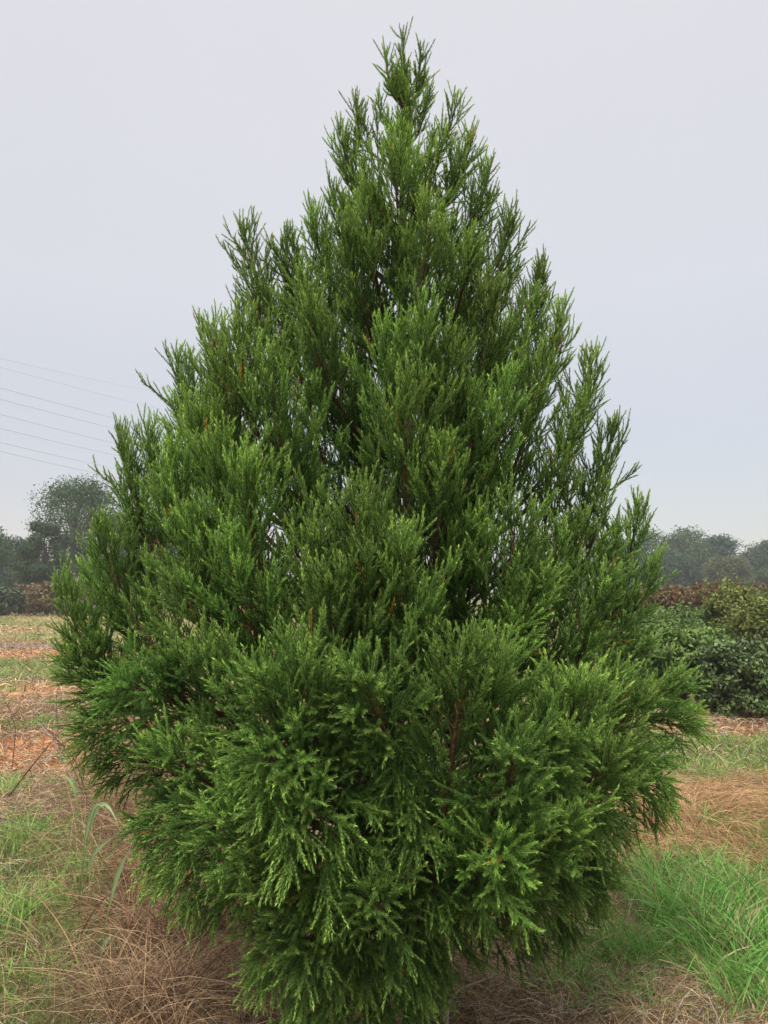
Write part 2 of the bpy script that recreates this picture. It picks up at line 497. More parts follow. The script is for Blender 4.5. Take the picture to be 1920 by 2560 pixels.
# explicit boughs: tip in 1659-wide picture pixels, metres in front of the trunk, size, droop
E = [
 # leader and crown tip
 (868,62,0,.5,0),(868,100,.05,.5,0),(880,130,.1,.55,0),(850,140,-.1,.5,0),(905,150,.12,.55,0),(835,200,.1,.6,0),(925,180,.1,.6,0),(860,240,.18,.65,0),(915,240,.2,.7,0),(800,230,.1,.65,0),(955,230,-.1,.6,0),(890,280,-.2,.7,0),(925,100,.02,.5,0),(820,108,.0,.5,0),(960,150,-.05,.5,0),(800,150,.05,.5,0),(885,200,.12,.6,0),(850,180,-.1,.6,0),
 # left outline
 (748,232,.0,.7,0),(770,205,-.05,.5,0),(716,285,.05,.7,0),(735,330,.15,.7,0),(687,345,0,.8,0),(662,400,.1,.8,0),(655,480,.0,.9,0),(690,420,.2,.8,0),
 (508,512,-.05,.8,0),(545,545,.05,.7,0),(600,525,.0,.8,0),(645,515,-.1,.8,0),(480,610,.1,.9,0),(455,665,.2,.9,0),(430,720,.1,.9,0),
 (365,788,.0,.9,0),(395,800,.15,.8,0),(318,880,.1,.9,0),(335,850,-.1,.8,0),(297,935,-.1,.8,0),(305,960,.15,.8,0),(240,955,.0,.75,0),(270,965,-.1,.6,0),(210,985,.1,.6,0),
 (205,1060,.2,.8,.1),(190,1142,.35,.8,.1),(215,1150,.2,.7,.1),(140,1185,.2,.8,.1),(112,1275,.25,.9,.2),(130,1240,.0,.8,.2),(108,1340,.1,.9,.4),
 (135,1420,.25,.9,.5),(155,1500,.1,.9,.6),(175,1570,.3,.9,.8),(225,1640,.25,.9,.9),(290,1700,.4,.9,1),(305,1790,.45,.9,1),(345,1880,.5,.9,1),(400,1950,.5,.8,1),
 # right outline
 (975,185,.0,.6,0),(1003,222,.05,.6,0),(1038,298,.0,.7,0),(1010,270,.15,.7,0),(1072,372,.05,.8,0),(1045,340,-.1,.8,0),(1100,440,.0,.8,0),(1122,492,.1,.9,0),
 (1158,570,.0,.9,0),(1190,600,-.1,.9,0),(1215,650,.1,.9,0),(1235,690,.0,.9,0),(1265,740,.05,.9,0),(1302,775,.0,.8,0),(1335,850,.1,.8,0),(1352,925,.0,.8,0),(1310,900,.25,.8,0),
 (1370,1000,.1,.8,0),(1398,1105,.0,.8,.1),(1375,1070,.2,.8,.1),(1400,1150,.15,.8,.2),(1440,1240,.2,.8,.3),(1425,1310,.1,.9,.4),(1470,1400,.2,.9,.5),(1505,1480,.1,.9,.6),
 (1518,1555,.2,.9,.7),(1500,1630,.3,.9,.8),(1450,1700,.3,.9,.9),(1425,1780,.4,.9,1),(1400,1860,.4,.8,1),(1350,1930,.45,.8,1),(1300,2000,.5,.8,1),(1225,2040,.5,.8,1),
 # front plumes
 (700,430,.1,.8,0),(760,400,.0,.8,0),(1010,480,.0,.85,0),(700,560,.1,.9,0),(1060,600,.1,.9,0),(950,560,.2,.85,0),(780,600,.25,.85,0),(560,700,.0,.9,0),(620,760,.2,.95,0),(520,850,.2,.95,0),(1130,780,.0,.9,0),(1090,920,.3,.95,0),(580,640,-.2,.9,0),(500,660,.0,.9,0),(390,900,.0,.9,0),(880,420,.3,.8,0),(830,480,.2,.8,0),(980,330,.1,.75,0),(900,330,-.1,.7,0),(820,360,.0,.75,0),(690,900,.3,.95,0),(560,900,.3,.95,0),(810,1180,1.0,1.1,.05),(750,1240,1.05,1.1,.1),(620,1100,.6,1,.1),(960,1100,.6,1,.1),(600,1380,.9,1,.3),(850,1400,.95,.9,.4),
 (848,325,.36,1.0,0),(900,380,.3,.9,0),(790,420,.35,.9,0),(960,300,.2,.8,0),(930,450,.4,.9,0),(1000,420,.3,.9,0),(740,500,.3,1,0),(870,520,.45,1,0),(1030,540,.35,1,0),(810,260,.15,.7,0),(880,290,.2,.7,0),
 (595,600,.25,1,0),(690,620,.2,1,0),(655,680,.35,1,0),(500,740,.5,1.2,0),(555,790,.55,1.1,0),(450,800,.4,1.1,0),(918,692,.62,1.1,0),(840,740,.55,1.05,0),(975,770,.6,1.05,0),
 (1090,632,.35,1.1,0),(1150,700,.3,1.1,0),(1040,700,.3,1,0),(1180,790,.4,1,0),(1035,860,.55,1,0),(1110,840,.5,1,0),(880,850,.7,1.1,0),(800,930,.6,1,0),(650,840,.5,1,0),(720,760,.4,1,0),
 (400,900,.4,1.1,0),(350,1010,.45,1.1,0),(440,980,.6,1.1,0),(512,1030,.75,1.1,0),(580,960,.65,1.1,0),(640,1040,.6,1,0),(960,980,.7,1.1,.1),(1060,1010,.6,1,.1),(1200,930,.4,1,0),(1290,1010,.35,.9,0),
 (762,1130,.9,1.25,.05),(860,1200,.85,1.1,.1),(665,1210,.85,1.1,.1),(700,1290,.95,1.1,.2),(900,1290,.95,1,.2),(400,1140,.6,1.15,.1),(470,1200,.75,1.1,.2),(330,1080,.45,1,.1),
 (1130,1130,.6,1.2,.1),(1040,1190,.7,1.1,.3),(1230,1160,.5,1.1,.2),(1320,1130,.35,.9,.1),(1180,1260,.75,1.1,.4),(1330,1270,.5,1,.3),(370,1290,.6,1.1,.3),(550,1290,.85,1.1,.4),(270,1330,.5,1,.3),(250,1230,.4,.9,.2),
 (1010,1425,1.08,.95,.15),(1080,1440,1.0,.9,.3),(640,1440,1.05,1,.4),(560,1500,1.05,1,.5),(430,1420,.8,1.1,.4),(330,1450,.6,1,.5),(250,1480,.5,1,.6),(1260,1510,.92,1,.3),(1200,1530,.98,1,.4),(1340,1470,.7,1,.5),(1420,1520,.5,1,.6),
 (780,1480,1.1,.9,.5),(1130,1360,.8,1,.5),(1290,1380,.6,1,.5),
 (560,1650,1.12,1,.9),(700,1640,1.1,.9,1),(840,1690,1.05,.9,1),(430,1620,.9,1.1,.8),(340,1620,.7,1,.8),(480,1760,1.0,1.1,1),(390,1800,.75,1,1),(1120,1640,1.1,1,.9),(1210,1680,1.0,1,.8),(1340,1640,.8,1,.8),(1400,1620,.5,1,.8),
 (620,1790,1.1,1,1),(760,1830,1.05,1,1),(900,1800,1.05,.9,1),(1000,1760,1.0,.9,1),(1090,1850,1.05,1,1),(1180,1830,1.0,1,.9),(1265,1795,.9,1,.6),(1330,1780,.7,1,.9),
 (560,1880,1.0,1,.9),(490,1900,.9,1,1),(680,1930,1.05,1,1),(800,1960,1.05,1,1),(930,1920,.9,1,1),(1050,1960,.9,1,1),(1180,1940,.8,1,1),(1280,1900,.7,1,1),
 (560,2000,.85,1,1),(650,2070,.9,1,1),(760,2100,.9,1,1),(870,2090,.8,.9,1),(540,2090,.7,.9,1),(700,2170,.8,.9,1),(820,2180,.8,.9,1),(960,2080,.6,.9,1),(640,2200,.6,.9,1),(900,2190,.6,.8,1),
]
FRONT = {(665,1210),(860,1200),(700,1290),(555,790),(450,800),(400,900),(440,980),(840,740),(975,770),(880,850),(1040,700),(1035,860),(1110,840),(790,420),(900,380),(330,1080),(470,1200),(560,1500),(1080,1440),(390,1800),(340,1620),(848,325),(595,600),(500,740),(918,692),(1090,632),(512,1030),(762,1130),(1130,1130),(1010,1425),(640,1440),(1260,1510),(560,1650),(1120,1640),(480,1760),(620,1790),(1265,795),(1265,1795),(560,1880),(800,1960),(1330,1270),(400,1140),(1180,790),(250,1480),(655,680),(930,450),(960,980),(370,1290),(780,1480),(740,500),(1030,540),(350,1010),(430,1420),(1420,1520),(1090,1850),(650,2070)}
MAJOR = {(868,62),(925,100),(820,108),(748,232),(716,285),(655,480),(508,512),(600,525),(430,720),(365,788),(297,935),(240,955),(190,1142),(112,1275),(135,1420),(175,1570),
 (225,1640),(305,1790),(345,1880),(1038,298),(1072,372),(1122,492),(1190,600),(1235,690),(1302,775),(1352,925),(1398,1105),(1440,1240),(1505,1480),(1518,1555),(1450,1700),(1350,1930),(1003,222),(985,185)}
GAPS = [(p[0], p[2], rr_) for p, rr_ in ((at(820 * S19, 640 * S19, DT), .17), (at(930 * S19, 640 * S19, DT), .12), (at(1150 * S19, 1000 * S19, DT), .17), (at(1170 * S19, 850 * S19, DT), .12), (at(740 * S19, 930 * S19, DT), .11), (at(820 * S19, 1090 * S19, DT), .13), (at(890 * S19, 1500 * S19, DT), .13))]
boughs = []
zs, rs = [], []
for (px, py, f, s, dr) in E:
    major = (px, py) in MAJOR
    if f >= .2:
        f = f + .10 if (px, py) in FRONT else f - .07
        s = s * (1.12 if (px, py) in FRONT else .88)
    if px > 1390 and 1300 < py <= 1690:
        px -= 18
    if py > 1690 and px > 1150:
        px -= 45 * min((py - 1690) / 150, 1)
    T = at(px * S19, py * S19, DT - f)
    boughs.append([T, s * (1.1 if major else .92), dr, major])
    if abs(f) < .3:
        b = trunk_at(T[2]); zs.append(T[2]); rs.append(abs(T[0] - b[0]))
zs = np.array(zs); rs = np.array(rs); o = np.argsort(zs)
def prof(z):
    wgt = np.exp(-((zs - z) / 0.15) ** 2)
    return (wgt * rs).sum() / wgt.sum()
NF = 78
for i in range(NF):                                   # the rest of the crown, all the way round
    z = 0.45 + (TOP[2] - 0.75) * ((i + .5) / NF) ** 1.0
    az = i * 2.39996 + rng.uniform(-.3, .3)
    dx, dy = math.cos(az), math.sin(az)
    if dy < -0.35 and rng.uniform() < .6:             # the front is already set by hand
        dy = -dy
    r = prof(z) * rng.uniform(.42, .86) * (0.74 if abs(dx) > .5 or dy < 0 else 1.05)
    b = trunk_at(z)
    T = b + np.array([dx * r, dy * r, 0])
    if any(abs(T[0] - gx) < gr and abs(T[2] - gz - .06) < gr * 1.1 for gx, gz, gr in GAPS) or z > 3.1:
        continue
    boughs.append([T, .95, float(np.clip(1.35 - z * .62, 0, 1)), False])

NB0 = len(boughs)
Tt = np.array([b[0] for b in boughs]); _b = trunk_at(Tt[:, 2] - .12); _b[:, 2] -= 0; Tt = Tt - norm(Tt - _b) * np.array([.042 if (b[3] or b[0][1] < DT - .35) else .115 for b in boughs])[:, None]; Sz = np.array([b[1] for b in boughs]); Dr = np.array([b[2] for b in boughs])
Dr = np.clip(Dr * rng.uniform(.45, 1.05, NB0), 0, 1)
def hdist(T):
    b = trunk_at(T[:, 2]); return np.hypot(T[:, 0] - b[:, 0], T[:, 1] - b[:, 1])
rh = hdist(Tt)
rise = rh * (0.95 * (1 - Dr) + 0.05 * Dr) + .10 * (1 - Dr) + rng.normal(0, .05, NB0)
h0 = np.clip(Tt[:, 2] - rise, 0.22 + rng.uniform(0, .15, NB0), TOP[2] - .35)
S0 = trunk_at(h0)
H = Tt - S0
Cc = S0 + H * np.array([.80, .80, 0]) + np.stack([0 * h0, 0 * h0, H[:, 2] * .22 * (1 - Dr) + Dr * (np.maximum(H[:, 2], 0) + .14)], -1)
jit = rng.normal(0, .05, (NB0, 3)) * np.minimum(rh, 1)[:, None]
Cc = Cc + jit
def bez(i, t):
    t = t[:, None]
    return (1 - t) ** 2 * S0[i] + 2 * t * (1 - t) * Cc[i] + t * t * Tt[i]
def bezt(i, t):
    t = t[:, None]
    return norm(2 * (1 - t) * (Cc[i] - S0[i]) + 2 * t * (Tt[i] - Cc[i]))
L0 = np.linalg.norm(Cc - S0, axis=1) + np.linalg.norm(Tt - Cc, axis=1)

# limbs, each its own part (largest hundred single, the small rest in the crown mesh)
tt = np.linspace(0, .97, 14)
fol = Geo()
order = np.argsort(-L0)
keep = set(order[:90].tolist())
for i in range(NB0):
    P = bez(np.full(14, i), tt)
    rr = (0.0025 + 0.0062 * L0[i]) * (1 - tt) ** .8 + .0022
    V, F = tubes((P - T0)[None], rr[None], 6)
    cb = np.array([0.12, 0.062, 0.036]) * rng.uniform(.7, 1.25)
    if i in keep:
        g = Geo(); g.add(V, F, cb); g.build('branch', M_bark, tree, True)
    else:
        fol.add(V, F, cb * .8)

# level 1 shoots
sp = 0.0200
PL = np.minimum(L0 * .78, .34 + .26 * Sz)                # length of the leafy plume at the end of each bough
cnt = np.maximum((PL / sp).astype(int), 10)
i1 = np.repeat(np.arange(NB0), cnt)
k1 = np.concatenate([np.arange(c) for c in cnt])
u1 = (k1 + .5) / cnt[i1] + rng.normal(0, .008, len(k1))
dtip = np.clip(PL[i1] * (1 - u1), 0, None)
t1 = np.clip(1 - dtip / L0[i1], .12, 1)
B1 = bez(i1, t1); A1 = bezt(i1, t1)
fa, fb = frames(A1)
phi = k1 * 2.39996 + rng.uniform(-.4, .4, len(k1)) + i1
ang = np.radians(52 - 30 * np.clip(1 - dtip / .35, 0, 1) + rng.normal(0, 8, len(k1)))
rdir = fa * np.cos(phi)[:, None] + fb * np.sin(phi)[:, None]
D1 = A1 * np.cos(ang)[:, None] + rdir * np.sin(ang)[:, None]
dr1 = Dr[i1]
D1[:, 2] += .42 * (1 - dr1) - .12 * dr1
D1 = norm(D1)
prof1 = np.clip(dtip / .30, 0, 1) ** .7 * (1 - .55 * np.clip((dtip - .30) / .30, 0, 1))
len1 = Sz[i1] * (.045 + .155 * prof1) * rng.uniform(.65, 1.25, len(k1)) * np.clip(L0[i1] / .5, .6, 1.0)
U1 = np.stack([rng.normal(0, .10, len(k1)), rng.normal(0, .10, len(k1)), .26 * (1 - dr1) - .30 * dr1 + rng.normal(0, .08, len(k1))], -1)
def q(B, D, L, U, s):
    return B + L[:, None] * (D * s[:, None] + U * (s ** 2)[:, None])
def qt(D, U, s):
    return norm(D + 2 * U * s[:, None])
N1 = len(i1)
ss = np.linspace(0, 1, 6)
P = np.stack([q(B1, D1, len1, U1, np.full(N1, s)) for s in ss], 1)
rr = np.outer(.0012 + .008 * len1, (1 - ss * .75))
V, F = tubes(P - T0, rr, 3)
cc = mixc((0.20, 0.10, 0.045), (0.10, 0.15, 0.045), rng.uniform(0, 1, N1))
fol.add(V, F, np.repeat(cc, 18, axis=0))

# level 2 branchlets
cnt2 = np.maximum((len1 / .0150).astype(int), 3)
j = np.repeat(np.arange(N1), cnt2)
k2 = np.concatenate([np.arange(c) for c in cnt2])
s2 = .22 + .78 * ((k2 + .5) / cnt2[j]) ** .85
s2 = np.clip(s2 + rng.normal(0, .02, len(s2)), 0, 1)
B2 = q(B1[j], D1[j], len1[j], U1[j], s2)
A2 = qt(D1[j], U1[j], s2)
fa, fb = frames(A2)
phi = k2 * 2.39996 + rng.uniform(-.5, .5, len(k2)) + j
ang = np.radians(44 - 24 * s2 + rng.normal(0, 7, len(k2)))
rdir = fa * np.cos(phi)[:, None] + fb * np.sin(phi)[:, None]
D2 = A2 * np.cos(ang)[:, None] + rdir * np.sin(ang)[:, None]
dr2 = dr1[j]
D2[:, 2] += .26 * (1 - dr2) - .06 * dr2
D2 = norm(D2)
len2 = (.058 + .050 * (1 - s2)) * rng.uniform(.55, 1.4, len(k2)) * (0.85 + .25 * dr2)
U2 = np.stack([rng.normal(0, .08, len(k2)), rng.normal(0, .08, len(k2)), .18 * (1 - dr2) - .16 * dr2 + rng.normal(0, .12, len(k2))], -1)
N2 = len(j)
print('shoots', N1, 'branchlets', N2)

# needles on branchlets and along the shoots themselves
def needles(B, D, L, U, s_from, tipn, dens, boughcol, nl=.0142, nw=.0048):
    c = np.maximum((L * dens).astype(int), 6)
    a = np.repeat(np.arange(len(B)), c)
    k = np.concatenate([np.arange(x) for x in c])
    s = s_from + (1 - s_from) * (k + .5) / c[a]
    Pn = q(B[a], D[a], L[a], U[a], s)
    Tn = qt(D[a], U[a], s)
    fa, fb = frames(Tn)
    ph = k * 2.39996 + rng.uniform(-.3, .3, len(k))
    rd = fa * np.cos(ph)[:, None] + fb * np.sin(ph)[:, None]
    al = np.radians(44 - 22 * s ** 3 + rng.normal(0, 5, len(k)))
    nd = Tn * np.cos(al)[:, None] + rd * np.sin(al)[:, None]
    side = np.cross(Tn, rd)
    ll = nl * rng.uniform(.75, 1.2, len(k)) * (1 - .12 * s ** 4)
    v0 = Pn - side * nw * .5
    v1 = Pn + side * nw * .5
    v2 = Pn + nd * ll[:, None]
    Vn = np.stack([v0, v1, v2], 1)
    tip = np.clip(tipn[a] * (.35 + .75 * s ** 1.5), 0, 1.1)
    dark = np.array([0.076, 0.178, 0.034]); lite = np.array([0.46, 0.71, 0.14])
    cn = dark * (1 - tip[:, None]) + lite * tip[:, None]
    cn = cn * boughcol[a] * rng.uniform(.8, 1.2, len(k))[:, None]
    cn = np.repeat(cn, 3, axis=0)
    return Vn.reshape(-1, 3) - T0, np.arange(len(k) * 3).reshape(-1, 3), cn

bt = rng.uniform(.78, 1.24, NB0)[:, None] * (1 + rng.normal(0, .022, (NB0, 3)))
hz = Tt[:, 2] / TOP[2]
bt = bt * (np.array([[1.0, 1.0, 1.1]]) * (1 - hz[:, None]) + np.array([[1.12, 1.0, .9]]) * hz[:, None])
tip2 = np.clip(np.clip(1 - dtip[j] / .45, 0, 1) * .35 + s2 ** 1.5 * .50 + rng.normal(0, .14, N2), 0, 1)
brown = rng.uniform(0, 1, N2) < .006
bc = bt[i1[j]] * rng.uniform(.88, 1.12, N2)[:, None]
bc[brown] = bc[brown] * np.array([1.7, .7, .7])
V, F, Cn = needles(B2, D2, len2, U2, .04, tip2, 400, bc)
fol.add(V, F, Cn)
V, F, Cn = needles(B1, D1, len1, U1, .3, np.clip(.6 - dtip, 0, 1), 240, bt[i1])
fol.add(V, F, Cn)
# branchlet stems, green
ss3 = np.array([0, .55, 1.0])
P = np.stack([q(B2, D2, len2, U2, np.full(N2, s)) for s in ss3], 1)
V, F = tubes(P - T0, np.broadcast_to(np.array([.0016, .0015, .0009]), (N2, 3)), 3)
cst = mixc((0.06, 0.13, 0.03), (0.14, 0.25, 0.06), tip2) * bc
fol.add(V, F, np.repeat(cst, 9, axis=0))
fol.build('crown', M_needle, tree)
print('crown verts', fol.n)

# ------------------------------------------------------------ broadleaf trees and shrubs
def leafcloud(geo, centers, radii, nleaf, size, ca, cb, shell=.45, squash=.8, elong=1.6):
    """leaf-sized quads spread through overlapping clumps"""
    centers = np.asarray(centers); radii = np.asarray(radii)
    wts = radii ** 2; wts = wts / wts.sum()
    ci = rng.choice(len(centers), nleaf, p=wts)
    d = norm(rng.normal(0, 1, (nleaf, 3)))
    r = rng.uniform(shell * .4, 1.0, nleaf) ** .6 * rng.uniform(.7, 1.3, nleaf)
    p = centers[ci] + d * (radii[ci] * r)[:, None] * np.array([1, 1, squash])
    nrm = norm(d * .6 + rng.normal(0, .6, (nleaf, 3)) + np.array([0, 0, .35]))
    a, b = frames(nrm)
    th = rng.uniform(0, 6.28, nleaf)[:, None]
    u = a * np.cos(th) + b * np.sin(th); v = np.cross(nrm, u)
    sz = (size * rng.uniform(.6, 1.3, nleaf))[:, None]
    V = np.stack([p - u * sz * elong * .5, p + v * sz * .42, p + u * sz * elong * .5, p - v * sz * .42], 1)
    F = np.arange(nleaf * 4).reshape(-1, 4)
    ct = rng.uniform(0, 1, len(centers))[ci] * .45 + rng.uniform(0, 1, nleaf) ** 1.5 * .55
    c = mixc(ca, cb, ct) * rng.uniform(.8, 1.2, nleaf)[:, None]
    geo.add(V.reshape(-1, 3), F, np.repeat(c, 4, axis=0))

def limbs(geo, base_r, h_tr, centers, colr, ns=6):
    n = len(centers)
    S = np.zeros((n, 3)); S[:, 2] = h_tr * rng.uniform(.45, .95, n)
    C1 = (S + centers) / 2 + np.array([0, 0, -.12]) * h_tr * .6
    t = np.linspace(0, 1, 7)[None, :, None]
    P = (1 - t) ** 2 * S[:, None] + 2 * t * (1 - t) * C1[:, None] + t * t * centers[:, None]
    rr = base_r * .42 * (1 - np.linspace(0, 1, 7) * .85)[None] * np.ones((n, 1))
    V, F = tubes(P, rr, 4)
    geo.add(V, F, colr)

def far_tree(kind, px, dist, ytop, width, label, name, group, ca, cb, zbase=0.0):
    b = at(px, 1475, dist); b[2] = zbase
    H = at(px, ytop, dist)[2] - zbase
    r = width / 2
    o = empty(name, tuple(b), 0)
    tag(o, label, 'tree', group)
    g = Geo(); tr = Geo()
    bark = np.array([0.10, 0.085, 0.07])
    if kind == 'round':
        n = 26
        cen = []
        for i in range(n):
            zz = rng.uniform(.28, .93); k = math.sqrt(max(1 - ((zz - .5) / .52) ** 2, .05))
            a = i * 2.4; q_ = rng.uniform(.25, .85) * k * r
            cen.append((math.cos(a) * q_, math.sin(a) * q_, zz * H))
        cen = np.array(cen); rad = rng.uniform(.16, .27, n) * min(H, 2 * r) * .75
        cen[:, 2] = np.minimum(cen[:, 2], H - rad * .8)
        leafcloud(g, cen, rad, 17000, .0019 * dist, ca, cb, .3)
        zt = np.linspace(0, H * .8, 8)
        P = np.stack([.03 * H * np.sin(zt), .0 * zt, zt], -1)
        V, F = tubes(P[None], (.022 * H * (1 - zt / H * .9))[None], 7); tr.add(V, F, bark)
        limbs(tr, .022 * H, H * .75, cen, bark)
    elif kind == 'open':                               # tall, see-through crown
        n = 30; cen = []
        for i in range(n):
            zz = rng.uniform(.30, .97); k = math.sqrt(max(1 - ((zz - .6) / .45) ** 2, .08))
            a = i * 2.4; q_ = rng.uniform(.3, 1) * k * r
            cen.append((math.cos(a) * q_, math.sin(a) * q_, zz * H))
        cen = np.array(cen); rad = rng.uniform(.13, .22, n) * H * .75
        cen[:, 2] = np.minimum(cen[:, 2], H - rad * .8)
        leafcloud(g, cen, rad, 15000, .0020 * dist, ca, cb, .1)
        zt = np.linspace(0, H * .85, 8)
        P = np.stack([.15 * np.sin(zt), .0 * zt, zt], -1)
        V, F = tubes(P[None], (.02 * H * (1 - zt / H * .9))[None], 7); tr.add(V, F, bark)
        limbs(tr, .022 * H, H * .8, cen, bark)
    elif kind == 'cedar':                              # dense, pointed
        n = 40; cen = []; rad = []
        for i in range(n):
            zz = .04 + .9 * i / n; a = i * 2.4
            k = (1 - zz) ** .7; q_ = rng.uniform(.3, .7) * k * r
            cen.append((math.cos(a) * q_, math.sin(a) * q_, zz * H)); rad.append(max(.42 * k * r * rng.uniform(.8, 1.2), .05 * H))
        leafcloud(g, cen, rad, 9000, .0020 * dist, ca, cb, .3, 1.0)
        zt = np.linspace(0, H * .93, 6)
        P = np.stack([0 * zt, .0 * zt, zt], -1)
        V, F = tubes(P[None], (.02 * H * (1 - zt / H * .95))[None], 6); tr.add(V, F, bark)
    elif kind == 'pine':                               # flat layered tiers
        n = 22; cen = []; rad = []
        for i in range(n):
            zz = .35 + .6 * i / n; a = i * 2.4
            k = (1.05 - zz) ** .5; q_ = rng.uniform(.2, .95) * k * r
            cen.append((math.cos(a) * q_, math.sin(a) * q_, zz * H)); rad.append(rng.uniform(.3, .5) * r)
        leafcloud(g, cen, rad, 10000, .0019 * dist, ca, cb, .2, .42)
        zt = np.linspace(0, H * .93, 6)
        P = np.stack([0 * zt, .0 * zt, zt], -1)
        V, F = tubes(P[None], (.018 * H * (1 - zt / H * .8))[None], 6); tr.add(V, F, bark)
        limbs(tr, .015 * H, H * .9, np.array(cen), bark)
    tr.build('trunk', M_farbark, o, True)
    g.build('crown', M_leaf, o)
    return o

DKG = ((0.03, 0.065, 0.025), (0.06, 0.10, 0.04)); MDG = ((0.032, 0.075, 0.024), (0.08, 0.135, 0.04)); OLV = ((0.075, 0.09, 0.035), (0.14, 0.145, 0.06)); BLG = ((0.022, 0.055, 0.036), (0.045, 0.085, 0.048))
GL = 'trees at the far left edge of the field'
GRr = 'trees of the far wood on the right'
far_trees = [
 # kind, px, dist, ytop, width, colours, label
 ('round', -70, 62, 1306, 6.5, MDG, 'bushy green tree cut by the left edge of the picture', GL),
 ('cedar', 62, 72, 1335, 6.5, DKG, 'low dark tree in the dip left of the tallest open-crowned left tree', GL),
 ('open', 182, 66, 1186, 6.6, MDG, 'tallest far tree on the left, open crown with sky showing through it', GL),
 ('round', 112, 60, 1300, 4.2, DKG, 'dense dark tree in front of the foot of the tall open tree on the left', GL),
 ('round', 262, 75, 1225, 8, MDG, 'grey-green tree just right of the tall open tree, half behind the conifer sprays', GL),
 ('round', 350, 80, 1290, 9, DKG, 'far dark tree seen through the left sprays of the conifer', GL),
 ('cedar', 455, 88, 1330, 8, DKG, 'far pointed tree behind the left half of the conifer', GL),
 ('round', 20, 80, 1340, 8, BLG, 'bluish tree at the back of the left wood, low between two crowns', GL),
 ('round', 590, 100, 1345, 12, MDG, 'far broad tree hidden behind the conifer, left of its trunk', GL),
 ('round', 1340, 120, 1350, 14, DKG, 'far broad tree behind the conifer, right of its trunk', GRr),
 ('round', 1500, 115, 1352, 13, BLG, 'far dark tree at the right flank of the conifer', GRr),
 ('round', 1600, 118, 1345, 10, BLG, 'small dark crown left of the round-topped tree in the right wood', GRr),
 ('round', 1690, 120, 1314, 12, MDG, 'round-topped tree standing highest in the right wood', GRr),
 ('pine', 1795, 118, 1336, 9, BLG, 'dark pine with flat tiers sloping down to the right in the far wood', GRr),
 ('cedar', 1868, 125, 1372, 9, BLG, 'low dark tree in the dip of the right wood skyline', GRr),
 ('pine', 1935, 118, 1345, 10, DKG, 'dark pine cut by the right edge of the picture', GRr),
 ('round', 1815, 95, 1392, 6.5, OLV, 'yellowish low tree in front of the dark pine in the right wood', GRr),
 ('round', 1890, 100, 1405, 8, MDG, 'paler green tree in front of the skyline dip at the right', GRr),
 ('round', 1650, 105, 1385, 9, BLG, 'dark bluish tree in front of the foot of the round-topped one', GRr),
 ('round', 1745, 104, 1385, 8, DKG, 'dark tree below the gap between the round-topped tree and the pine', GRr),
]
NAMES = {'round': 'broadleaf_tree', 'open': 'broadleaf_tree', 'cedar': 'conifer_tree', 'pine': 'pine_tree'}
for (k, px, di, yt, wd, cl, lb, gp) in far_trees:
    far_tree(k, px, di, yt, wd, lb, NAMES[k], gp, *cl)
far_wood = Geo()
# the mass of undergrowth and farther trunks behind the single trees
for (p0, p1, di, yt, n) in ((-250, 700, 84, 1385, 34), (1150, 2150, 135, 1392, 40)):
    for i in range(n):
        px = p0 + (p1 - p0) * (i + rng.uniform(-.3, .3)) / n
        b = at(px, 1475, di + rng.uniform(-4, 8)); H = at(px, yt + rng.uniform(-12, 25), di)[2]
        m = 7
        cen = np.stack([b[0] + rng.uniform(-2, 2, m), b[1] + rng.uniform(-2, 2, m), np.linspace(.1, .85, m) * H], -1)
        leafcloud(far_wood, cen, np.full(m, H * .2), 700, .26, (0.03, 0.055, 0.032), (0.065, 0.09, 0.045), .2)
tag(far_wood.build('far_wood', M_leaf), 'dense dark undergrowth of the far wood behind the single trees', 'woodland', kind='stuff')

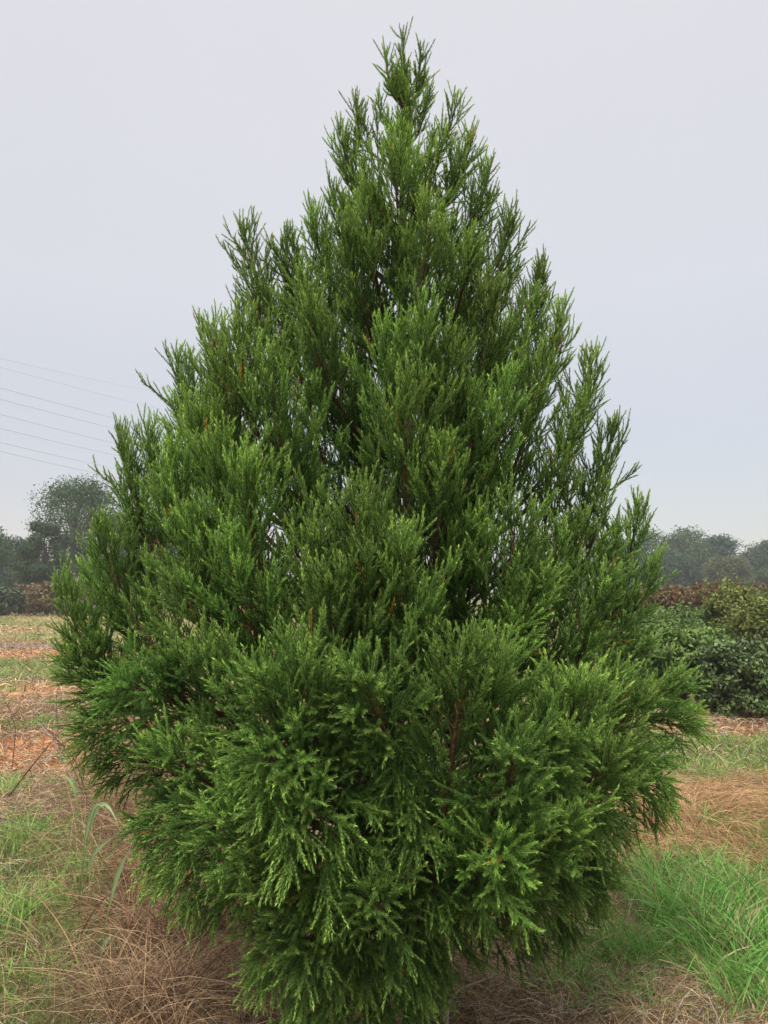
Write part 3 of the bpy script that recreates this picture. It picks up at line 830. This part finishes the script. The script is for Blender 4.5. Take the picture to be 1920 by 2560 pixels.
def shrub(px, dist, ytop, width, label, ca, cb, leaf=.045, nleaf=7000, mat=None, name='shrub', group=None, spiky=0, depth=1.0, zb=0.05, cat='shrub', stems=True):
    b = at(px, 1475, dist); b[2] = 0
    b[2] = float(gh(b[0:1], b[1:2])[0])
    H = at(px, ytop, dist)[2] - b[2]
    r = width / 2
    o = empty(name, tuple(b), 0)
    tag(o, label, cat, group)
    g = Geo()
    n = 60; cen = []; rad = []
    for i in range(n):
        zz = zb + rng.uniform(.1, .88) * (1 - zb); k = math.sqrt(max(1 - ((zz - .42) / .6) ** 2, .05)); a = i * 2.4
        q_ = math.sqrt(rng.uniform(.05, 1)) * .75 * k * r
        rr_ = rng.uniform(.18, .32) * min(r, H)
        cen.append((math.cos(a) * q_, math.sin(a) * q_ * depth, min(zz * H, H - rr_ * .7))); rad.append(rr_)
    leafcloud(g, cen, rad, nleaf, leaf, ca, cb, .35)
    st = Geo()
    # upright shoots standing out of the outline, leaves along them
    m = 26 + spiky * 18
    az = rng.uniform(0, 6.28, m); q_ = np.sqrt(rng.uniform(0, 1, m)) * r * .8
    zz = H * (.72 + .22 * rng.uniform(0, 1, m)) * np.sqrt(np.clip(1 - (q_ / r) ** 2 * .6, .1, 1))
    base = np.stack([np.cos(az) * q_, np.sin(az) * q_, zz], -1)
    dirn = norm(np.stack([np.cos(az) * .35, np.sin(az) * .35, np.ones(m)], -1))
    ln = H * rng.uniform(.08, .2 + .05 * spiky, m)
    P = np.stack([base + dirn * (ln * s)[:, None] for s in (0, .5, 1)], 1)
    V, F = tubes(P, np.full((m, 3), .0035), 3); g.add(V, F, (0.12, 0.10, 0.05))
    nl = 12
    pos = (base[:, None] + dirn[:, None] * (ln[:, None] * np.linspace(.1, 1, nl)[None])[..., None]).reshape(-1, 3)
    leafcloud(g, pos, np.full(len(pos), leaf * .8), len(pos) * 2, leaf * .8, ca, np.array(cb) * 1.15, 0)
    # main stems
    cz = np.array(cen)
    limbs(st, .03 * H, H * .35, cz, (0.12, 0.085, 0.06))
    zt = np.linspace(-.03, H * .4, 5)
    P = np.stack([0 * zt, 0 * zt, zt], -1)
    V, F = tubes(P[None], np.full((1, 5), .022 * H), 6); st.add(V, F, (0.12, 0.085, 0.06))
    st.build('stem', M_farbark, o)
    g.build('foliage', mat or M_leaf, o)
    return o

SG = 'nursery shrubs on the right behind the conifer'
HOL = ((0.03, 0.05, 0.02), (0.20, 0.28, 0.09)); YEL = ((0.10, 0.13, 0.03), (0.28, 0.30, 0.09)); OLI = ((0.06, 0.12, 0.03), (0.24, 0.34, 0.09)); RED = ((0.19, 0.065, 0.04), (0.15, 0.15, 0.06)); BRN = ((0.12, 0.10, 0.05), (0.24, 0.17, 0.08))
shrub(1835, 9.9, 1590, 1.05, 'dark glossy round shrub standing nearest at the right edge', *HOL, leaf=.038, nleaf=17000, mat=M_holly, group=SG, zb=.02)
shrub(1700, 10.6, 1560, 1.0, 'light green shrub between the conifer and the dark glossy shrub', *OLI, leaf=.042, nleaf=10000, group=SG)
shrub(1590, 11.2, 1580, 1.1, 'green shrub seen through the right sprays of the conifer', *OLI, leaf=.042, nleaf=8000, group=SG)
shrub(1780, 12.6, 1560, 1.1, 'mid green shrub rising just behind the dark glossy shrub', *OLI, leaf=.045, nleaf=9000, group=SG)
shrub(1925, 12.2, 1478, 1.5, 'tall yellow-green shrub cut by the right edge of the picture', *YEL, leaf=.05, nleaf=10000, group=SG, spiky=1)
shrub(1822, 16.5, 1452, 1.2, 'narrow yellow-green shrub with a pointed top reaching the far tree line', *YEL, leaf=.055, nleaf=8000, group=SG, spiky=1)
shrub(1875, 18.5, 1480, 2.0, 'olive shrub with dark gaps between the two yellow-green ones', *OLI, leaf=.06, nleaf=8000, group=SG)
shrub(1700, 17, 1515, 2.2, 'wide olive green shrub below the reddish thicket', *OLI, leaf=.06, nleaf=8000, group=SG)
shrub(1560, 16, 1520, 2.0, 'olive shrub behind the right side of the conifer', *OLI, leaf=.06, nleaf=7000, group=SG)
RG = 'autumn coloured bushes before the far wood'
shrub(1668, 30, 1468, 2.2, 'rust red bush directly right of the conifer, before the far wood', *RED, leaf=.11, nleaf=5000, group=RG, spiky=2)
shrub(1725, 33, 1474, 2.6, 'brownish bush between the two rust red ones', *BRN, leaf=.12, nleaf=4500, group=RG, spiky=2)
shrub(1775, 31, 1466, 1.7, 'orange-red bush just left of the narrow yellow-green shrub', *RED, leaf=.11, nleaf=4500, group=RG, spiky=2)
shrub(1600, 33, 1470, 3.0, 'brown bush partly behind the right sprays of the conifer', *BRN, leaf=.12, nleaf=4000, group=RG, spiky=2)
shrub(1865, 36, 1468, 3.0, 'dull red bush between the yellow-green shrubs at the foot of the wood', *RED, leaf=.13, nleaf=4000, group=RG, spiky=2)
shrub(1500, 36, 1472, 3.2, 'brownish bush behind the conifer, right of its trunk', *BRN, leaf=.13, nleaf=3500, group=RG, spiky=1)
LG = 'bushes along the left field edge'
shrub(62, 52, 1462, 1.9, 'dark red bush at the foot of the left trees', *RED, leaf=.17, nleaf=4000, group=LG)
shrub(10, 50, 1470, 3.0, 'grey-green bush at the left edge beside the dark red one', *((0.06, 0.09, 0.05), (0.12, 0.15, 0.08)), leaf=.17, nleaf=4000, group=LG)
shrub(120, 50, 1455, 3.4, 'brown bush right of the dark red one, at the sprays of the conifer', *BRN, leaf=.17, nleaf=4000, group=LG)
shrub(235, 50, 1462, 4, 'brown-green bush seen in the gap of the left sprays', *BRN, leaf=.17, nleaf=4000, group=LG)
shrub(320, 54, 1460, 4, 'rusty bush low behind the left sprays', *BRN, leaf=.17, nleaf=4000, group=LG)

# ------------------------------------------------------------ power lines
wires = [((0, 896), (221, 946)), ((0, 918), (310, 1000)), ((0, 970), (342, 1060)), ((0, 998), (316, 1079)), ((0, 1036), (269, 1104)), ((0, 1071), (234, 1126)), ((0, 1106), (221, 1157)), ((0, 1128), (202, 1175))]
order_w = ['topmost faint power line', 'second power line from the top', 'third power line from the top', 'fourth power line from the top', 'fifth power line from the top', 'third power line from the bottom', 'second power line from the bottom', 'lowest power line']
for (a, b), nm in zip(wires, order_w):
    A = at(*a, 70.0); Bp = at(*b, 70.0 + (b[0] - a[0]) * .07)
    s = np.linspace(-0.45, 5.0, 60)
    P = A[None] + (Bp - A)[None] * s[:, None]
    P[:, 2] += 0.10 * (s ** 2 - s)
    mid = P.mean(0)
    rw = .011 if a[1] > 930 else .007
    V, F = tubes((P - mid)[None], np.full((1, 60), rw), 5)
    g = Geo(); g.add(V, F, (0.16, 0.16, 0.17))
    o = g.build('power_line', M_wire); o.location = tuple(mid)
    tag(o, nm + ' sagging across the sky at the left', 'power line', 'power lines at the left')

# ------------------------------------------------------------ dead weed stalks and broad-bladed grass at the left
def stalk(points, r0, colr, twigs, label, group=None):
    pts = np.array([at(px, py, d) for (px, py, d) in points])
    base = pts[0].copy(); base[2] = float(gh(base[0:1], base[1:2])[0])
    pts[0] = base
    # smooth through the points
    t = np.linspace(0, len(pts) - 1, 18); i = np.minimum(t.astype(int), len(pts) - 2); f = (t - i)[:, None]
    P = pts[i] * (1 - f) + pts[i + 1] * f
    P[1:-1] = (P[:-2] + P[1:-1] * 2 + P[2:]) / 4
    o = empty('dead_weed', tuple(base)); tag(o, label, 'dead weed', group)
    g0 = Geo(); V, F = tubes((P - base)[None], np.linspace(r0, r0 * .35, 18)[None], 5); g0.add(V, F, colr)
    if twigs:
        kk = rng.integers(4, 18, twigs)
        B = P[kk] - base; D = norm(rng.normal(0, 1, (twigs, 3)) + np.array([0, 0, .5])); L = rng.uniform(.06, .2, twigs)
        U = rng.normal(0, .25, (twigs, 3))
        PP = np.stack([q(B, D, L, U, np.full(twigs, s)) for s in (0, .33, .66, 1)], 1)
        V, F = tubes(PP, np.outer(np.full(twigs, r0 * .4), [1, .8, .6, .3]), 4); g0.add(V, F, colr)
    g0.build('stalk', M_straw, o)
    return o
DB = np.array([0.13, 0.075, 0.055])
DW = 'dead weed stalks at the left'
stalk([(8, 1990, 6.2), (60, 1940, 6.1), (120, 1865, 6.0), (150, 1830, 6.0)], .006, DB, 6, 'dark dead stalk leaning up to the right at the left edge, over red clay', DW)
stalk([(215, 1985, 6.0), (150, 1880, 6.0), (95, 1800, 6.0)], .006, np.array([.42, .38, .34]), 5, 'pale grey dead stalk leaning to the left above the red clay', DW)
stalk([(235, 1960, 5.8), (160, 1860, 5.8), (30, 1790, 5.9)], .005, DB * 1.6, 14, 'twiggy brown dead weed bent far over to the left', DW)
stalk([(240, 1990, 5.6), (190, 1900, 5.6), (95, 1800, 5.6)], .006, DB, 10, 'dark dead weed with fine twigs beside the conifer sprays at the left', DW)
stalk([(30, 1900, 7.2), (40, 1820, 7.2), (20, 1760, 7.2)], .005, DB, 16, 'small upright brown weed at the very left edge of the clay', DW)
stalk([(150, 1850, 8.0), (140, 1750, 8.0), (150, 1700, 8.0)], .005, DB * 1.2, 10, 'thin upright dead weed before the green strip at the left', DW)

stalk([(1112, 2600, 2.95), (1120, 2510, 2.95), (1150, 2470, 2.95), (1235, 2440, 3.0)], .007, np.array([.46, .38, .29]), 5, 'pale dry forked twig sticking up from the soil beside the conifer foot')

def broad_grass(blist, label):
    base = at(*blist[0][0]); base[2] = float(gh(base[0:1], base[1:2])[0])
    o = empty('broad_grass', tuple(base)); tag(o, label, 'grass plant', 'broad-bladed grasses at the left')
    for pts_ in blist:
        pts = np.array([at(*p) for p in pts_]); pts[0][2] = base[2] - .01
        n = 16
        t = np.linspace(0, 1, n)
        m = len(pts) - 1
        P = sum(math.comb(m, k) * ((1 - t) ** (m - k) * t ** k)[:, None] * pts[k][None] for k in range(m + 1))
        T = norm(np.gradient(P, axis=0)); side = norm(np.cross(T, np.array([.25, -1.0, .2])))
        ww = (.0018 + .0085 * np.exp(-((t - .68) / .22) ** 2)) * (1 - t ** 6)
        up = norm(np.cross(side, T))
        V = np.stack([P - side * ww[:, None] + up * .002, P - up * .0015, P + side * ww[:, None] + up * .002], 1) - base
        ix = np.arange(n * 3).reshape(n, 3)
        F = np.concatenate([np.stack([ix[:-1, k], ix[:-1, k + 1], ix[1:, k + 1], ix[1:, k]], -1) for k in (0, 1)])
        g = Geo(); cg = mixc((.16, .24, .07), (.38, .50, .24), np.repeat(t, 3)) * rng.uniform(.85, 1.15, (n * 3, 1)); cg[1::3] *= 1.25; g.add(V, F, cg); g.build('blade', M_grass, o, True)
broad_grass([[(195, 2230, 3.9), (205, 2120, 3.9), (225, 1960, 3.85), (262, 2025, 3.8)], [(195, 2230, 3.9), (215, 2140, 3.9), (225, 2125, 3.9), (298, 2085, 3.8)],
             [(195, 2230, 3.9), (215, 2030, 3.85), (250, 1920, 3.85), (305, 2090, 3.75)]], 'broad green grass blades arching over, taller and left of the other one, between the brown tangle')
broad_grass([[(235, 2400, 3.45), (270, 2260, 3.4), (290, 2170, 3.4), (332, 2110, 3.4)], [(235, 2400, 3.45), (240, 2380, 3.4), (262, 2350, 3.4), (285, 2330, 3.4)]],
            'single long bluish green grass blade leaning right, close below the conifer sprays at the left')
broad_grass([[(215, 1990, 5.0), (190, 1960, 5.0), (180, 1950, 5.0), (160, 1935, 5.0)]], 'short bright green blade in the brown tangle, farthest and smallest of the broad grasses')

# small white stake at the far field edge, left
b = on_ground(84, 1537)
o = empty('marker_stake', tuple(b)); tag(o, 'small white marker stake at the far edge of the left field', 'stake')
g = Geo(); V, F = tubes(np.array([[[0, 0, -.05], [0, 0, .45], [0, 0, .62], [0, 0, .64]]], dtype=float), np.array([[.07, .07, .06, .01]]), 8); g.add(V, F, (.7, .7, .68)); g.build('stake', M_post, o)
g = Geo(); V, F = tubes(np.array([[[0, 0, .50], [.28, 0, .56], [.42, 0, .52], [.43, 0, .52]]], dtype=float), np.array([[.06, .06, .05, .01]]), 6); g.add(V, F, (.72, .72, .70)); g.build('flag', M_post, o)

# drip hose lying along the field rows
for (py, xa, xb, lb, cl) in ((1621, -260, 330, 'dark irrigation hose lying across the field beyond the clay track', (.10, .10, .16)),):
    y = on_ground(0, py)[1]
    xx = np.linspace(-16, -3, 40)
    yy = y + .12 * np.sin(xx * 1.3)
    P = np.stack([xx, yy, gh(xx, yy) + .05], -1); mid = P.mean(0)
    g = Geo(); V, F = tubes((P - mid)[None], np.full((1, 40), .035), 6); g.add(V, F, cl)
    o = g.build('irrigation_hose', M_post, None, True); o.location = tuple(mid); tag(o, lb, 'hose')

# ------------------------------------------------------------ haze
me = bpy.data.meshes.new('haze')
xa, xb, ya, yb, za, zb_ = -355, 355, -205, 405, -1.5, 27
v = [(x, y, z) for z in (za, zb_) for y in (ya, yb) for x in (xa, xb)]
me.from_pydata(v, [], [(0, 2, 3, 1), (4, 5, 7, 6), (0, 1, 5, 4), (2, 6, 7, 3), (0, 4, 6, 2), (1, 3, 7, 5)])
hm = bpy.data.materials.new('haze_air'); hm.use_nodes = True
t = hm.node_tree; t.nodes.clear()
mo = t.nodes.new('ShaderNodeOutputMaterial'); pv = t.nodes.new('ShaderNodeVolumePrincipled')
pv.inputs['Color'].default_value = (0.86, 0.90, 0.97, 1)
pv.inputs['Density'].default_value = 0.0011
pv.inputs['Anisotropy'].default_value = 0.2
t.links.new(pv.outputs[0], mo.inputs['Volume'])
haze = link_mesh('haze', me, hm); tag(haze, 'pale humid haze in the air over the field', 'haze', kind='stuff')
